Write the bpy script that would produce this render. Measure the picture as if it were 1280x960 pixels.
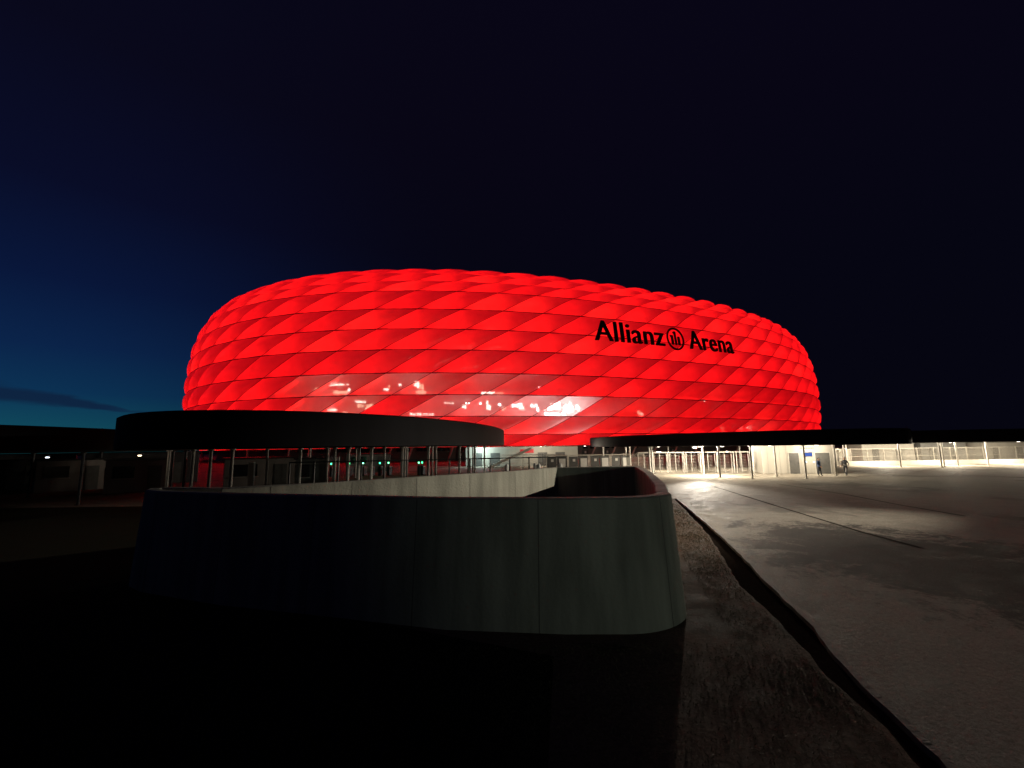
import bpy, bmesh, math, random
import numpy as np
from mathutils import Vector, Matrix
R = math.radians
rnd = random.Random(7)
nr = np.random.default_rng(7)
sc = bpy.context.scene
for o in list(bpy.data.objects): bpy.data.objects.remove(o)
COL = sc.collection

# ---------------------------------------------------------------- camera
EYE = 3.3
cam_d = bpy.data.cameras.new('camera'); cam = bpy.data.objects.new('camera', cam_d); COL.objects.link(cam)
cam_d.sensor_width = 36; cam_d.lens = 560 * 36 / 1280; cam_d.clip_end = 6000; cam_d.clip_start = 0.1
cam.matrix_world = Matrix.Translation((0, 0, EYE)) @ Matrix.Rotation(R(90 + 7.9), 4, 'X') @ Matrix.Rotation(R(-0.8), 4, 'Z')
sc.camera = cam
sc.view_settings.view_transform = 'Standard'; sc.view_settings.look = 'None'
sc.view_settings.exposure = 0; sc.view_settings.gamma = 1
sc.render.engine = 'CYCLES'
cy = sc.cycles
cy.use_denoising = True; cy.max_bounces = 8; cy.diffuse_bounces = 4; cy.glossy_bounces = 2
cy.transmission_bounces = 6; cy.transparent_max_bounces = 12
cy.caustics_reflective = False; cy.caustics_refractive = False
cy.sample_clamp_indirect = 4.0; cy.use_light_tree = True

# ---------------------------------------------------------------- sky: last blue of dusk low on the left
w = bpy.data.worlds.new('World'); sc.world = w; w.use_nodes = True
nt = w.node_tree; nt.nodes.clear()
def N(t, **k):
    n = nt.nodes.new(t)
    for a, b in k.items(): setattr(n, a, b)
    return n
def mth(op, a, b=None, c=None, clamp=False):
    n = N('ShaderNodeMath', operation=op, use_clamp=clamp)
    for i, v in enumerate((a, b, c)):
        if v is None: continue
        if isinstance(v, (int, float)): n.inputs[i].default_value = v
        else: nt.links.new(v, n.inputs[i])
    return n.outputs[0]
def ramp(fac, stops, interp='LINEAR'):
    n = N('ShaderNodeValToRGB'); cr = n.color_ramp; cr.interpolation = interp
    while len(cr.elements) < len(stops): cr.elements.new(0.5)
    for e, (p, c) in zip(cr.elements, stops): e.position = p; e.color = (*c, 1)
    nt.links.new(fac, n.inputs[0]); return n.outputs[0]
def mix(f, a, b):
    n = N('ShaderNodeMix', data_type='RGBA')
    for s, v in ((n.inputs[0], f), (n.inputs[6], a), (n.inputs[7], b)):
        if isinstance(v, (tuple, float, int)): s.default_value = (*v, 1) if isinstance(v, tuple) else v
        else: nt.links.new(v, s)
    return n.outputs[2]
tc = N('ShaderNodeTexCoord'); sep = N('ShaderNodeSeparateXYZ'); nt.links.new(tc.outputs['Generated'], sep.inputs[0])
X, Y, Z = sep.outputs
elev = mth('ARCSINE', Z)                       # radians
az = mth('ARCTAN2', X, Y)                      # 0 ahead, negative to the left
def srgb(r, g, b):
    f = lambda c: (c / 255 / 12.92) if c <= 10 else ((c / 255 + .055) / 1.055) ** 2.4
    return (f(r), f(g), f(b))
e01 = mth('MULTIPLY', elev, 1 / R(60), clamp=True)
west = ramp(e01, [(0, srgb(20, 80, 86)), (.04, srgb(16, 70, 90)), (.09, srgb(12, 50, 84)), (.16, srgb(11, 36, 74)),
                  (.26, srgb(9, 23, 58)), (.40, srgb(9, 13, 39)), (.6, srgb(9, 9, 27)), (1, srgb(8, 8, 24))])
east = ramp(e01, [(0, srgb(6, 6, 16)), (.3, srgb(6, 6, 18)), (.6, srgb(8, 6, 20)), (1, srgb(9, 7, 23))])
# falls off away from the sunset azimuth (about -50 deg)
da = mth('ABSOLUTE', mth('ADD', az, R(62)))
wf = N('ShaderNodeMapRange', interpolation_type='SMOOTHERSTEP')
nt.links.new(da, wf.inputs[0]); wf.inputs[1].default_value = R(5); wf.inputs[2].default_value = R(66)
wf.inputs[3].default_value = 1; wf.inputs[4].default_value = 0
wfac = mth('POWER', wf.outputs[0], 1.25)
sky = mix(wfac, east, west)
# one thin dark cloud bank above the left horizon, tapering to the right
noi = N('ShaderNodeTexNoise'); noi.inputs['Scale'].default_value = 9; noi.inputs['Detail'].default_value = 5
mp = N('ShaderNodeMapping'); mp.inputs['Scale'].default_value = (1, 1, 6)
nt.links.new(tc.outputs['Generated'], mp.inputs[0]); nt.links.new(mp.outputs[0], noi.inputs[0])
wob = mth('MULTIPLY', mth('SUBTRACT', noi.outputs[0], .5), R(1.2))
# centre line elevation: falls from 6.0 deg at az -50 to 3.6 deg at az -38 ; half thickness tapers
t = N('ShaderNodeMapRange'); nt.links.new(az, t.inputs[0]); t.inputs[1].default_value = R(-52); t.inputs[2].default_value = R(-40.5)
cen = mth('ADD', mth('MULTIPLY', t.outputs[0], R(-1.5)), R(5.45))
half = mth('ADD', mth('MULTIPLY', mth('SUBTRACT', 1.0, t.outputs[0]), R(1.0)), R(.10))
dist = mth('ABSOLUTE', mth('SUBTRACT', mth('ADD', elev, wob), cen))
cm = N('ShaderNodeMapRange', interpolation_type='SMOOTHSTEP')
nt.links.new(mth('DIVIDE', dist, half), cm.inputs[0]); cm.inputs[1].default_value = .45; cm.inputs[2].default_value = 1.25
cm.inputs[3].default_value = 1; cm.inputs[4].default_value = 0
inaz = N('ShaderNodeMapRange', interpolation_type='SMOOTHSTEP'); nt.links.new(az, inaz.inputs[0])
inaz.inputs[1].default_value = R(-37.5); inaz.inputs[2].default_value = R(-43); inaz.inputs[3].default_value = 0; inaz.inputs[4].default_value = 1
cloud = mth('MULTIPLY', mth('MULTIPLY', cm.outputs[0], inaz.outputs[0]), .92)
sky2 = mix(cloud, sky, srgb(14, 34, 62))
bg = N('ShaderNodeBackground'); nt.links.new(sky2, bg.inputs[0]); bg.inputs[1].default_value = 1.0
nt.links.new(bg.outputs[0], N('ShaderNodeOutputWorld').inputs[0])

# ---------------------------------------------------------------- helpers
def tag(o, label=None, cat=None, group=None, kind=None):
    if label: o['label'] = label
    if cat: o['category'] = cat
    if group: o['group'] = group
    if kind: o['kind'] = kind
    return o
def empty(name, loc=(0, 0, 0), rz=0):
    o = bpy.data.objects.new(name, None); COL.objects.link(o); o.location = loc; o.rotation_euler = (0, 0, rz); o.empty_display_size = .2
    return o
def copy_tree(o, parent=None, loc=None, rz=None):
    c = o.copy(); COL.objects.link(c)
    if parent: c.parent = parent
    if loc is not None: c.location = loc
    if rz is not None: c.rotation_euler = (0, 0, rz)
    for ch in [x for x in bpy.data.objects if x.parent == o]: copy_tree(ch, c)
    return c
class MB:
    """collects boxes, tubes and polygons, and links them as one mesh object"""
    def __init__(s): s.v = []; s.f = []; s.m = []; s.sm = []
    def add(s, vs, fs, m=0, smooth=False):
        b = len(s.v); s.v += [tuple(map(float, v)) for v in vs]; s.f += [tuple(b + i for i in f) for f in fs]
        s.m += [m] * len(fs); s.sm += [smooth] * len(fs)
    def box(s, c, d, rz=0, m=0, ch=0.0):
        x, y, z = d[0] / 2, d[1] / 2, d[2] / 2; co, si = math.cos(rz), math.sin(rz)
        k = min(ch, x * .45, y * .45, z * .45)
        if k <= 0:
            P = [(a * x, b * y, e * z) for a in (-1, 1) for b in (-1, 1) for e in (-1, 1)]
            F = [(0, 1, 3, 2), (4, 6, 7, 5), (0, 4, 5, 1), (2, 3, 7, 6), (0, 2, 6, 4), (1, 5, 7, 3)]
        else:
            bm = bmesh.new(); bmesh.ops.create_cube(bm, size=2)
            for v in bm.verts: v.co = Vector((v.co.x * x, v.co.y * y, v.co.z * z))
            bmesh.ops.bevel(bm, geom=bm.edges[:], offset=k, segments=2, affect='EDGES', profile=.6)
            bm.verts.index_update(); P = [tuple(v.co) for v in bm.verts]; F = [tuple(v.index for v in f.verts) for f in bm.faces]; bm.free()
        s.add([(c[0] + p[0] * co - p[1] * si, c[1] + p[0] * si + p[1] * co, c[2] + p[2]) for p in P], F, m)
    def tube(s, a, b, r, n=10, r2=None, m=0, caps=True):
        a, b = Vector(a), Vector(b); d = (b - a).normalized(); r2 = r if r2 is None else r2
        u = d.orthogonal().normalized(); v = d.cross(u)
        P = []
        for q, rr in ((a, r), (b, r2)):
            for i in range(n):
                t_ = 2 * math.pi * i / n; P.append(q + u * rr * math.cos(t_) + v * rr * math.sin(t_))
        F = [(i, (i + 1) % n, n + (i + 1) % n, n + i) for i in range(n)]
        s.add(P, F, m, True)
        if caps: s.add(P, [tuple(range(n))[::-1], tuple(range(n, 2 * n))], m)
    def build(s, name, mats, parent=None):
        me = bpy.data.meshes.new(name); me.from_pydata(s.v, [], s.f); 
        for mm in (mats if isinstance(mats, (list, tuple)) else [mats]): me.materials.append(mm)
        me.polygons.foreach_set('material_index', s.m); me.polygons.foreach_set('use_smooth', s.sm)
        me.update()
        if any(s.sm): me.set_sharp_from_angle(angle=R(38))
        o = bpy.data.objects.new(name, me); COL.objects.link(o)
        if parent: o.parent = parent
        return o

def mat(name, col, rough=.6, metal=0, var=0.0, scale=3.0, bump=0.0, bscale=20.0, emit=None, es=0, spec=.5, col2=None, streak=False, detail=6):
    m = bpy.data.materials.new(name); m.use_nodes = True; t = m.node_tree; b = t.nodes['Principled BSDF']
    b.inputs['Base Color'].default_value = (*col, 1); b.inputs['Roughness'].default_value = rough
    b.inputs['Metallic'].default_value = metal; b.inputs['Specular IOR Level'].default_value = spec
    tcn = t.nodes.new('ShaderNodeTexCoord'); geo = t.nodes.new('ShaderNodeNewGeometry')
    if var > 0 or col2:
        n = t.nodes.new('ShaderNodeTexNoise'); n.inputs['Scale'].default_value = scale; n.inputs['Detail'].default_value = detail
        src = geo.outputs['Position']
        if streak:
            mp_ = t.nodes.new('ShaderNodeMapping'); mp_.inputs['Scale'].default_value = (1, 1, .12)
            t.links.new(src, mp_.inputs[0]); src = mp_.outputs[0]
        t.links.new(src, n.inputs['Vector'])
        r_ = t.nodes.new('ShaderNodeValToRGB'); c2 = col2 or tuple(c * (1 - var) for c in col)
        r_.color_ramp.elements[0].position = .33; r_.color_ramp.elements[0].color = (*c2, 1)
        r_.color_ramp.elements[1].position = .66; r_.color_ramp.elements[1].color = (*[min(1, c * (1 + var * .4)) for c in col], 1)
        t.links.new(n.outputs[0], r_.inputs[0]); t.links.new(r_.outputs[0], b.inputs['Base Color'])
    if bump > 0:
        n2 = t.nodes.new('ShaderNodeTexNoise'); n2.inputs['Scale'].default_value = bscale; n2.inputs['Detail'].default_value = 8
        t.links.new(geo.outputs['Position'], n2.inputs['Vector'])
        bn = t.nodes.new('ShaderNodeBump'); bn.inputs['Strength'].default_value = bump; bn.inputs['Distance'].default_value = .02
        t.links.new(n2.outputs[0], bn.inputs['Height']); t.links.new(bn.outputs[0], b.inputs['Normal'])
    if emit:
        b.inputs['Emission Color'].default_value = (*emit, 1); b.inputs['Emission Strength'].default_value = es
    return m

M = {}
M['concrete'] = mat('concrete', (.34, .33, .28), .85, var=.32, scale=2.6, bump=.7, bscale=14, streak=True, spec=.2, detail=9)
M['dark_fascia'] = mat('dark_fascia', (.008, .0075, .009), .75, var=.25, scale=1.2, streak=True, spec=.06)
M['soffit'] = mat('soffit', (.45, .43, .40), .7, var=.15, scale=1)
M['steel_light'] = mat('steel_light', (.52, .50, .46), .45, var=.2, scale=4, spec=.5)
M['steel_dark'] = mat('steel_dark', (.05, .05, .055), .5, var=.3, scale=5)
M['fence_pale'] = mat('fence_pale', (.55, .52, .45), .5, metal=.2, var=.2, scale=4)
M['panel_white'] = mat('panel_white', (.46, .44, .39), .6, var=.12, scale=1.3, streak=True)
M['panel_grey'] = mat('panel_grey', (.20, .20, .19), .55, var=.2, scale=2)
M['door_grey'] = mat('door_grey', (.11, .11, .105), .5, var=.2, scale=3)
M['glass_dark'] = mat('glass_dark', (.012, .013, .016), .12, spec=.6)
M['poster'] = mat('poster', (.75, .73, .68), .5, var=.08, scale=4)
M['sign_red'] = mat('sign_red', (.55, .02, .03), .5, emit=(1, .03, .04), es=.12)
M['black'] = mat('black', (.012, .012, .013), .5)
M['white_paint'] = mat('white_paint', (.78, .77, .74), .5)
def emitter(name, col, s):
    m = bpy.data.materials.new(name); m.use_nodes = True; t = m.node_tree; t.nodes.clear()
    e = t.nodes.new('ShaderNodeEmission'); e.inputs[0].default_value = (*col, 1); e.inputs[1].default_value = s
    t.links.new(e.outputs[0], t.nodes.new('ShaderNodeOutputMaterial').inputs[0]); return m

# ---------------------------------------------------------------- ground materials
def ground_mat(name, base, dark, rough, stains=True, big=.12, joint=None, bump=.5, patch=None, spec=.03):
    m = bpy.data.materials.new(name); m.use_nodes = True; t = m.node_tree; b = t.nodes['Principled BSDF']
    g = t.nodes.new('ShaderNodeNewGeometry'); L = t.links.new
    def noise(s, d=8, r=.55, dist=0):
        n = t.nodes.new('ShaderNodeTexNoise'); n.inputs['Scale'].default_value = s; n.inputs['Detail'].default_value = d
        n.inputs['Roughness'].default_value = r; n.inputs['Distortion'].default_value = dist; L(g.outputs['Position'], n.inputs['Vector']); return n.outputs[0]
    def rmp(f, a, bb):
        r_ = t.nodes.new('ShaderNodeMapRange'); r_.interpolation_type = 'SMOOTHSTEP'; L(f, r_.inputs[0]); r_.inputs[1].default_value = a; r_.inputs[2].default_value = bb; return r_.outputs[0]
    def mx(f, a, c):
        n = t.nodes.new('ShaderNodeMix'); n.data_type = 'RGBA'
        for s, v in ((n.inputs[0], f), (n.inputs[6], a), (n.inputs[7], c)):
            if isinstance(v, (tuple, float)): s.default_value = (*v, 1) if isinstance(v, tuple) else v
            else: L(v, s)
        return n.outputs[2]
    fine = rmp(noise(14, 8, .75), .3, .7); mid = rmp(noise(1.3, 8, .65), .3, .7)
    c = mx(fine, tuple(x * .5 for x in base), tuple(min(1, x * 1.35) for x in base))
    c = mx(rmp(noise(48, 4, .8), .35, .65), mx(.55, c, dark), c)
    c = mx(mid, mx(.45, c, dark), c)
    st = rmp(noise(big, 9, .68, .6), .54, .62)
    if stains: c = mx(st, c, mx(.75, c, dark))
    if patch:      # one large dark patch with a ragged edge
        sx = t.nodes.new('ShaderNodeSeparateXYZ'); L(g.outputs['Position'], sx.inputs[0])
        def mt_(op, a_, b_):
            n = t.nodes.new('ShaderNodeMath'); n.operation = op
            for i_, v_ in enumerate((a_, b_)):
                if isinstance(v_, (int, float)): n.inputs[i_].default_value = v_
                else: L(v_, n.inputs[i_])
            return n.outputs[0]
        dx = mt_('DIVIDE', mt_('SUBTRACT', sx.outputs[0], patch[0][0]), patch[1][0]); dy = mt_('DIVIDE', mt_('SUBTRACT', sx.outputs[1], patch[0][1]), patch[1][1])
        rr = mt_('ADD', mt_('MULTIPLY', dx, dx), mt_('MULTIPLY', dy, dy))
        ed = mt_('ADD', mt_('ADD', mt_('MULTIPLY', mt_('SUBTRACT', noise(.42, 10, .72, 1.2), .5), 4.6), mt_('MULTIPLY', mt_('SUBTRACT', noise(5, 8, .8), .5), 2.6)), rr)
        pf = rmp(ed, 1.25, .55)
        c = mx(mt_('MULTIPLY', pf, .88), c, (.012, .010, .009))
    L(c, b.inputs['Base Color'])
    rg = t.nodes.new('ShaderNodeMapRange'); L(mid, rg.inputs[0]); rg.inputs[3].default_value = rough - .15; rg.inputs[4].default_value = rough + .1
    L(rg.outputs[0], b.inputs['Roughness'])
    bn = t.nodes.new('ShaderNodeBump'); bn.inputs['Strength'].default_value = bump; bn.inputs['Distance'].default_value = .03
    L(noise(9, 10, .8), bn.inputs['Height']); L(bn.outputs[0], b.inputs['Normal'])
    b.inputs['Specular IOR Level'].default_value = spec
    return m
M['asphalt'] = ground_mat('asphalt', (.045, .034, .028), (.02, .016, .013), 1.0, False, bump=0.0, spec=0.0)
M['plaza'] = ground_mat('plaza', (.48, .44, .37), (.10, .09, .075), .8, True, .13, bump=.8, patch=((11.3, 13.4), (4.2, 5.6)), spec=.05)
M['verge'] = ground_mat('verge', (.24, .155, .115), (.04, .035, .022), .95, True, .35, bump=.5)

def poly(name, pts, z, material, kind='structure'):
    bm = bmesh.new(); vs = [bm.verts.new((x, y, z)) for x, y in pts]; bm.faces.new(vs); bm.normal_update()
    bmesh.ops.triangulate(bm, faces=bm.faces[:])
    me = bpy.data.meshes.new(name); bm.normal_update()
    for f in bm.faces:
        if f.normal.z < 0: f.normal_flip()
    bm.to_mesh(me); bm.free(); me.materials.append(material); o = bpy.data.objects.new(name, me); COL.objects.link(o); o['kind'] = kind; return o
KZ = -.08
poly('ground', [(-3000, -300), (3000, -300), (3000, 4000), (-3000, 4000)], KZ, M['asphalt'])
# the open gutter strip beside the verge: its two edges, from far to near (metres)
stripR = [(9.9, 27.9), (7.45, 16.8), (6.45, 13.0), (6.1, 11.1), (5.45, 8.35), (5.05, 7.5), (4.75, 6.05), (4.55, 5.15), (4.3, 4.6), (3.6, 2.4), (1.5, -6), (-3, -30)]
stripL = [(9.7, 27.9), (7.1, 16.6), (5.75, 12.2), (5.25, 10.9), (4.6, 8.2), (4.42, 7.2), (4.3, 6.95), (4.2, 6.2), (4.1, 5.5), (3.95, 4.75), (3.3, 2.6), (1.1, -6), (-3.5, -30)]
def ragged(pts, amp, step=.22):
    out = []; q = random.Random(3 + int(amp * 100)); off = 0
    for a, b in zip(pts[:-1], pts[1:]):
        n_ = max(1, min(60, int(math.hypot(b[0] - a[0], b[1] - a[1]) / step)))
        if a[1] < 2: n_ = 1
        for i in range(n_):
            f = i / n_; off = off * .55 + q.uniform(-amp, amp); out.append((a[0] + (b[0] - a[0]) * f + off, a[1] + (b[1] - a[1]) * f))
    out.append(pts[-1]); return out
stripR = ragged([(9.9, 27.9), (7.45, 16.8), (6.5, 13.0), (5.95, 11.1), (5.35, 8.6), (4.9, 7.3), (4.62, 6.1), (4.42, 5.2), (4.15, 4.5), (3.5, 2.4), (1.5, -6), (-3, -30)], .018)
stripL = ragged([(9.75, 27.9), (7.0, 16.6), (5.7, 12.4), (5.2, 10.9), (4.9, 8.9), (4.62, 7.6), (4.42, 6.7), (4.34, 6.0), (4.2, 5.4), (3.98, 4.7), (3.38, 2.6), (1.25, -6), (-3.3, -30)], .035)
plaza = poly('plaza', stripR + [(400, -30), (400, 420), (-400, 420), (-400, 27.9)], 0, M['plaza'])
verge = poly('verge', stripL[::-1] + [(-400, 27.9), (-400, -30)], 0, M['verge'])
M['shade_sheet'] = ground_mat('shade_sheet', (.035, .032, .022), (.015, .015, .01), .95, False)
poly('shade_sheet', [(-400, -30), (-3.6, -30), (-.5, -2), (.6, 7.6), (-2, 8.8), (-9.2, 11.6), (-9.5, 14), (-9.5, 27.85), (-400, 27.85)], .004, M['shade_sheet'])  # dark sheet added over the left ground; its shade is in the colour
# kerb faces so the raised sheets have an edge
kb = MB()
for a, b in zip(stripR[:-1], stripR[1:]):
    d = math.hypot(b[0] - a[0], b[1] - a[1]); ang = math.atan2(b[1] - a[1], b[0] - a[0])
    nx, ny = -math.sin(ang), math.cos(ang)
    kb.box(((a[0] + b[0]) / 2 + nx * .05, (a[1] + b[1]) / 2 + ny * .05, -.042), (d + .02, .10, .09), ang)
ko = kb.build('kerb', mat('kerb_stone', (.20, .18, .155), .8, var=.3, scale=4, bump=.4)); ko['kind'] = 'structure'
kb = MB()
for a, b in zip(stripL[:-1], stripL[1:]):
    kb.add([(a[0], a[1], 0), (b[0], b[1], 0), (b[0] + .03, b[1], KZ - .02), (a[0] + .03, a[1], KZ - .02)], [(0, 1, 2, 3)])
ke = kb.build('verge_edge', M['verge']); ke['kind'] = 'structure'
# dark drainage joints across the paving
jm = mat('joint_black', (.03, .027, .023), 1.0, spec=0.0)
def joint(name, pts, wd):
    jb = MB(); 
    for a, b in zip(pts[:-1], pts[1:]):
        d = math.hypot(b[0] - a[0], b[1] - a[1]); ang = math.atan2(b[1] - a[1], b[0] - a[0]); nx, ny = -math.sin(ang) * wd / 2, math.cos(ang) * wd / 2
        jb.add([(a[0] + nx, a[1] + ny, .004), (b[0] + nx, b[1] + ny, .004), (b[0] - nx, b[1] - ny, .004), (a[0] - nx, a[1] - ny, .004)], [(0, 3, 2, 1)])
    o = jb.build(name, jm); o['kind'] = 'structure'
joint('paving_joint', [(15.5, 36), (15.12, 32.94), (14.65, 29.97), (13.5, 22.2), (12.76, 17.07), (12.6, 14.4)], .13)
joint('paving_joint', [(21.25, 37), (20.9, 29), (20.1, 24.3), (19.7, 20.2)], .13)
joint('paving_joint', [(40, 36.5), (60, 37), (120, 38)], .3)
# grass on the verge
gb_v, gb_f = [], []
def inside_strip_left(x, y):
    ys = [p[1] for p in stripL][::-1]; xs = [p[0] for p in stripL][::-1]
    return x < np.interp(y, ys, xs) - .05
cnt = 0
cl = nr.uniform((-4, 2.5), (8.5, 24), (260, 2))
while cnt < 30000:
    if nr.random() < .35:
        c = cl[nr.integers(len(cl))]; x, y = c + nr.normal(size=2) * .35
    else: x, y = nr.uniform((-6, 2.2), (9, 26))
    if y > 8 and x < 3.9 + (y - 9) * .22: continue
    if not inside_strip_left(x, y): continue
    h = nr.uniform(.01, .036); a = nr.uniform(0, 6.28); wv = .003 + .00025 * y; lx, ly = nr.normal(size=2) * .03
    b0 = len(gb_v); gb_v += [(x - wv * math.cos(a), y - wv * math.sin(a), 0), (x + wv * math.cos(a), y + wv * math.sin(a), 0), (x + lx, y + ly, h)]
    gb_f.append((b0, b0 + 1, b0 + 2)); cnt += 1
me = bpy.data.meshes.new('grass'); me.from_pydata(gb_v, [], gb_f); me.materials.append(mat('grass', (.10, .10, .045), .8, var=.5, scale=2, col2=(.13, .09, .05)))
go = bpy.data.objects.new('grass', me); COL.objects.link(go); tag(go, 'short sparse grass growing on the verge beside the concrete wall', 'grass', kind='stuff')

# ---------------------------------------------------------------- concrete parapet round the stair well
WT = 2.32
par = empty('concrete_parapet', (0, 12, 0)); tag(par, 'weathered chest high concrete parapet enclosing the stair well in the foreground', 'wall')
def wall(name, pts, th, side, batter=.0, z0=-.15, ztop=WT, seam=2.4):
    """a wall along pts (outer face); side=+1 puts the thickness to the left of the path; battered outer face, panel joints"""
    b = MB(); P = [Vector((p[0], p[1], 0)) for p in pts]
    n = len(P); T = []
    for i in range(n):
        d = (P[min(i + 1, n - 1)] - P[max(i - 1, 0)]).normalized(); T.append(Vector((-d.y, d.x, 0)) * side)
    ch = .03
    prof = [(-batter, z0), (0 - batter * .02, ztop - ch), (ch, ztop), (th - ch, ztop), (th, ztop - ch), (th, z0)]
    V = []
    for i in range(n):
        for (o_, z) in prof: V.append(P[i] + T[i] * o_ + Vector((0, 0, z)))
    k = len(prof); F = []
    for i in range(n - 1):
        for j in range(k - 1):
            a = i * k + j; q = (a, a + 1, a + k + 1, a + k); F.append(q if side > 0 else q[::-1])
    F.append(tuple(range(k)) if side < 0 else tuple(range(k))[::-1]); F.append(tuple((n - 1) * k + j for j in range(k))[::(1 if side > 0 else -1)])
    b.add([v - Vector(par.location) for v in V], F, 0, True)
    # shallow dark joints between the cast panels, proud by a few mm on both faces
    acc = 0; nxt = seam * .6
    for i in range(n - 1):
        L_ = (P[i + 1] - P[i]).length
        while nxt < acc + L_:
            q = P[i].lerp(P[i + 1], (nxt - acc) / L_); nn = T[i]; d = (P[i + 1] - P[i]).normalized()
            for (o_, dz, zz) in ((-.004, 0, 0), (th + .004, 0, 0)):
                ob = q + nn * o_ - Vector(par.location); wd = .009
                lo = -nn * batter if o_ < 0 else Vector((0, 0, 0))
                b.add([ob + lo - d * wd + Vector((0, 0, z0)), ob + lo + d * wd + Vector((0, 0, z0)), ob + d * wd + Vector((0, 0, ztop - .03)), ob - d * wd + Vector((0, 0, ztop - .03))], [(0, 1, 2, 3)], 1)
            nxt += seam
        acc += L_
    o = b.build(name, [M['concrete'], M['joint_dark']], par); return o
M['joint_dark'] = mat('joint_dark', (.14, .13, .115), .9)
front = [(-9.75, 12.25), (-9.45, 11.75), (-8.8, 11.3), (-6.3, 10.32), (-3.6, 9.55), (-1.25, 8.85), (.9, 8.58), (2.0, 8.55)]
for i in range(1, 15):
    a = R(-90 + 68 * i / 14 + 0); front.append((2.0 + 1.33 * math.cos(a) + 0, 9.88 + 1.33 * math.sin(a)))
front = front[:-1] + [(3.22, 9.5)]
wall('front_wall', front, .3, 1, .16)
wall('side_wall', [(3.235, 9.53), (3.75, 11.2), (4.9, 16.0), (5.55, 19.3), (5.82, 20.9)], .3, 1, .14)
wall('rear_wall', [(5.5, 20.62), (1.99, 20.62)], .3, -1)
wall('long_wall', [(2.25, 20.95), (0.0, 18.1), (-2.3, 16.15), (-5.6, 13.15), (-7.6, 11.95), (-9.5, 12.3)], .3, -1, seam=2.2)

# ---------------------------------------------------------------- stadium
SP = (6.6, 210.4, 129.2, 98.4, .44, 2.4)
INS = np.array([17, 11.5, 7, 3.4, 1.4, .4, 0, .1, .8, 2.2, 4.2]) * .5
ZZ = np.array([47.0, 44.1, 40.8, 35.7, 30.6, 25.55, 20.1, 15.1, 10.2, 6.05, 3.3])
INS = np.concatenate([[42, 24, 14], INS]); ZZ = np.concatenate([[51.2, 50.6, 49.6], ZZ]); KO = 3   # roof rows above the visible rim
NC = 72; SH = .87
th_ = np.linspace(0, 2 * np.pi, 2881)
def plan(th, s):
    a, b, n = SP[2] - s, SP[3] - s, SP[5]; c, si = np.cos(th), np.sin(th)
    x = a * np.sign(c) * np.abs(c) ** (2 / n); y = b * np.sign(si) * np.abs(si) ** (2 / n); co, so = math.cos(SP[4]), math.sin(SP[4])
    return SP[0] + x * co - y * so, SP[1] + x * so + y * co
_x, _y = plan(th_, 0); _arc = np.concatenate([[0], np.cumsum(np.hypot(np.diff(_x), np.diff(_y)))]); PER = _arc[-1]; _arc /= PER
def cat(arr, k):
    k = np.clip(k, 0, len(arr) - 1 - 1e-6); i = np.floor(k).astype(int); f = k - i
    g = lambda j: arr[np.clip(j, 0, len(arr) - 1)]
    p0, p1, p2, p3 = g(i - 1), g(i), g(i + 1), g(i + 2)
    return .5 * (2 * p1 + (p2 - p0) * f + (2 * p0 - 5 * p1 + 4 * p2 - p3) * f ** 2 + (3 * p1 - p0 - 3 * p2 + p3) * f ** 3)
def surf0(s, k):
    s = np.asarray(s, float) % 1.0; k = np.asarray(k, float) + KO
    th = np.interp(s, _arc, th_); x, y = plan(th, cat(INS, k)); return np.stack([x, y, cat(ZZ, k) + 0 * x], -1)
def surf(s, k, out=0.0):
    p = surf0(s, k); e = 1e-4
    n = np.cross(surf0(s + e, k) - surf0(s - e, k), surf0(s, k - .05) - surf0(s, k + .05))
    n /= np.linalg.norm(n, axis=-1, keepdims=True) + 1e-12
    out = np.asarray(out, float)
    return p + n * out[..., None] if out.ndim else p + n * out
SEAM0 = .2
stad = empty('stadium', (SP[0], SP[1], 0)); tag(stad, 'huge rounded stadium wrapped in glowing red air cushions with dark lettering', 'stadium')
SO = np.array([SP[0], SP[1], 0])

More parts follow.
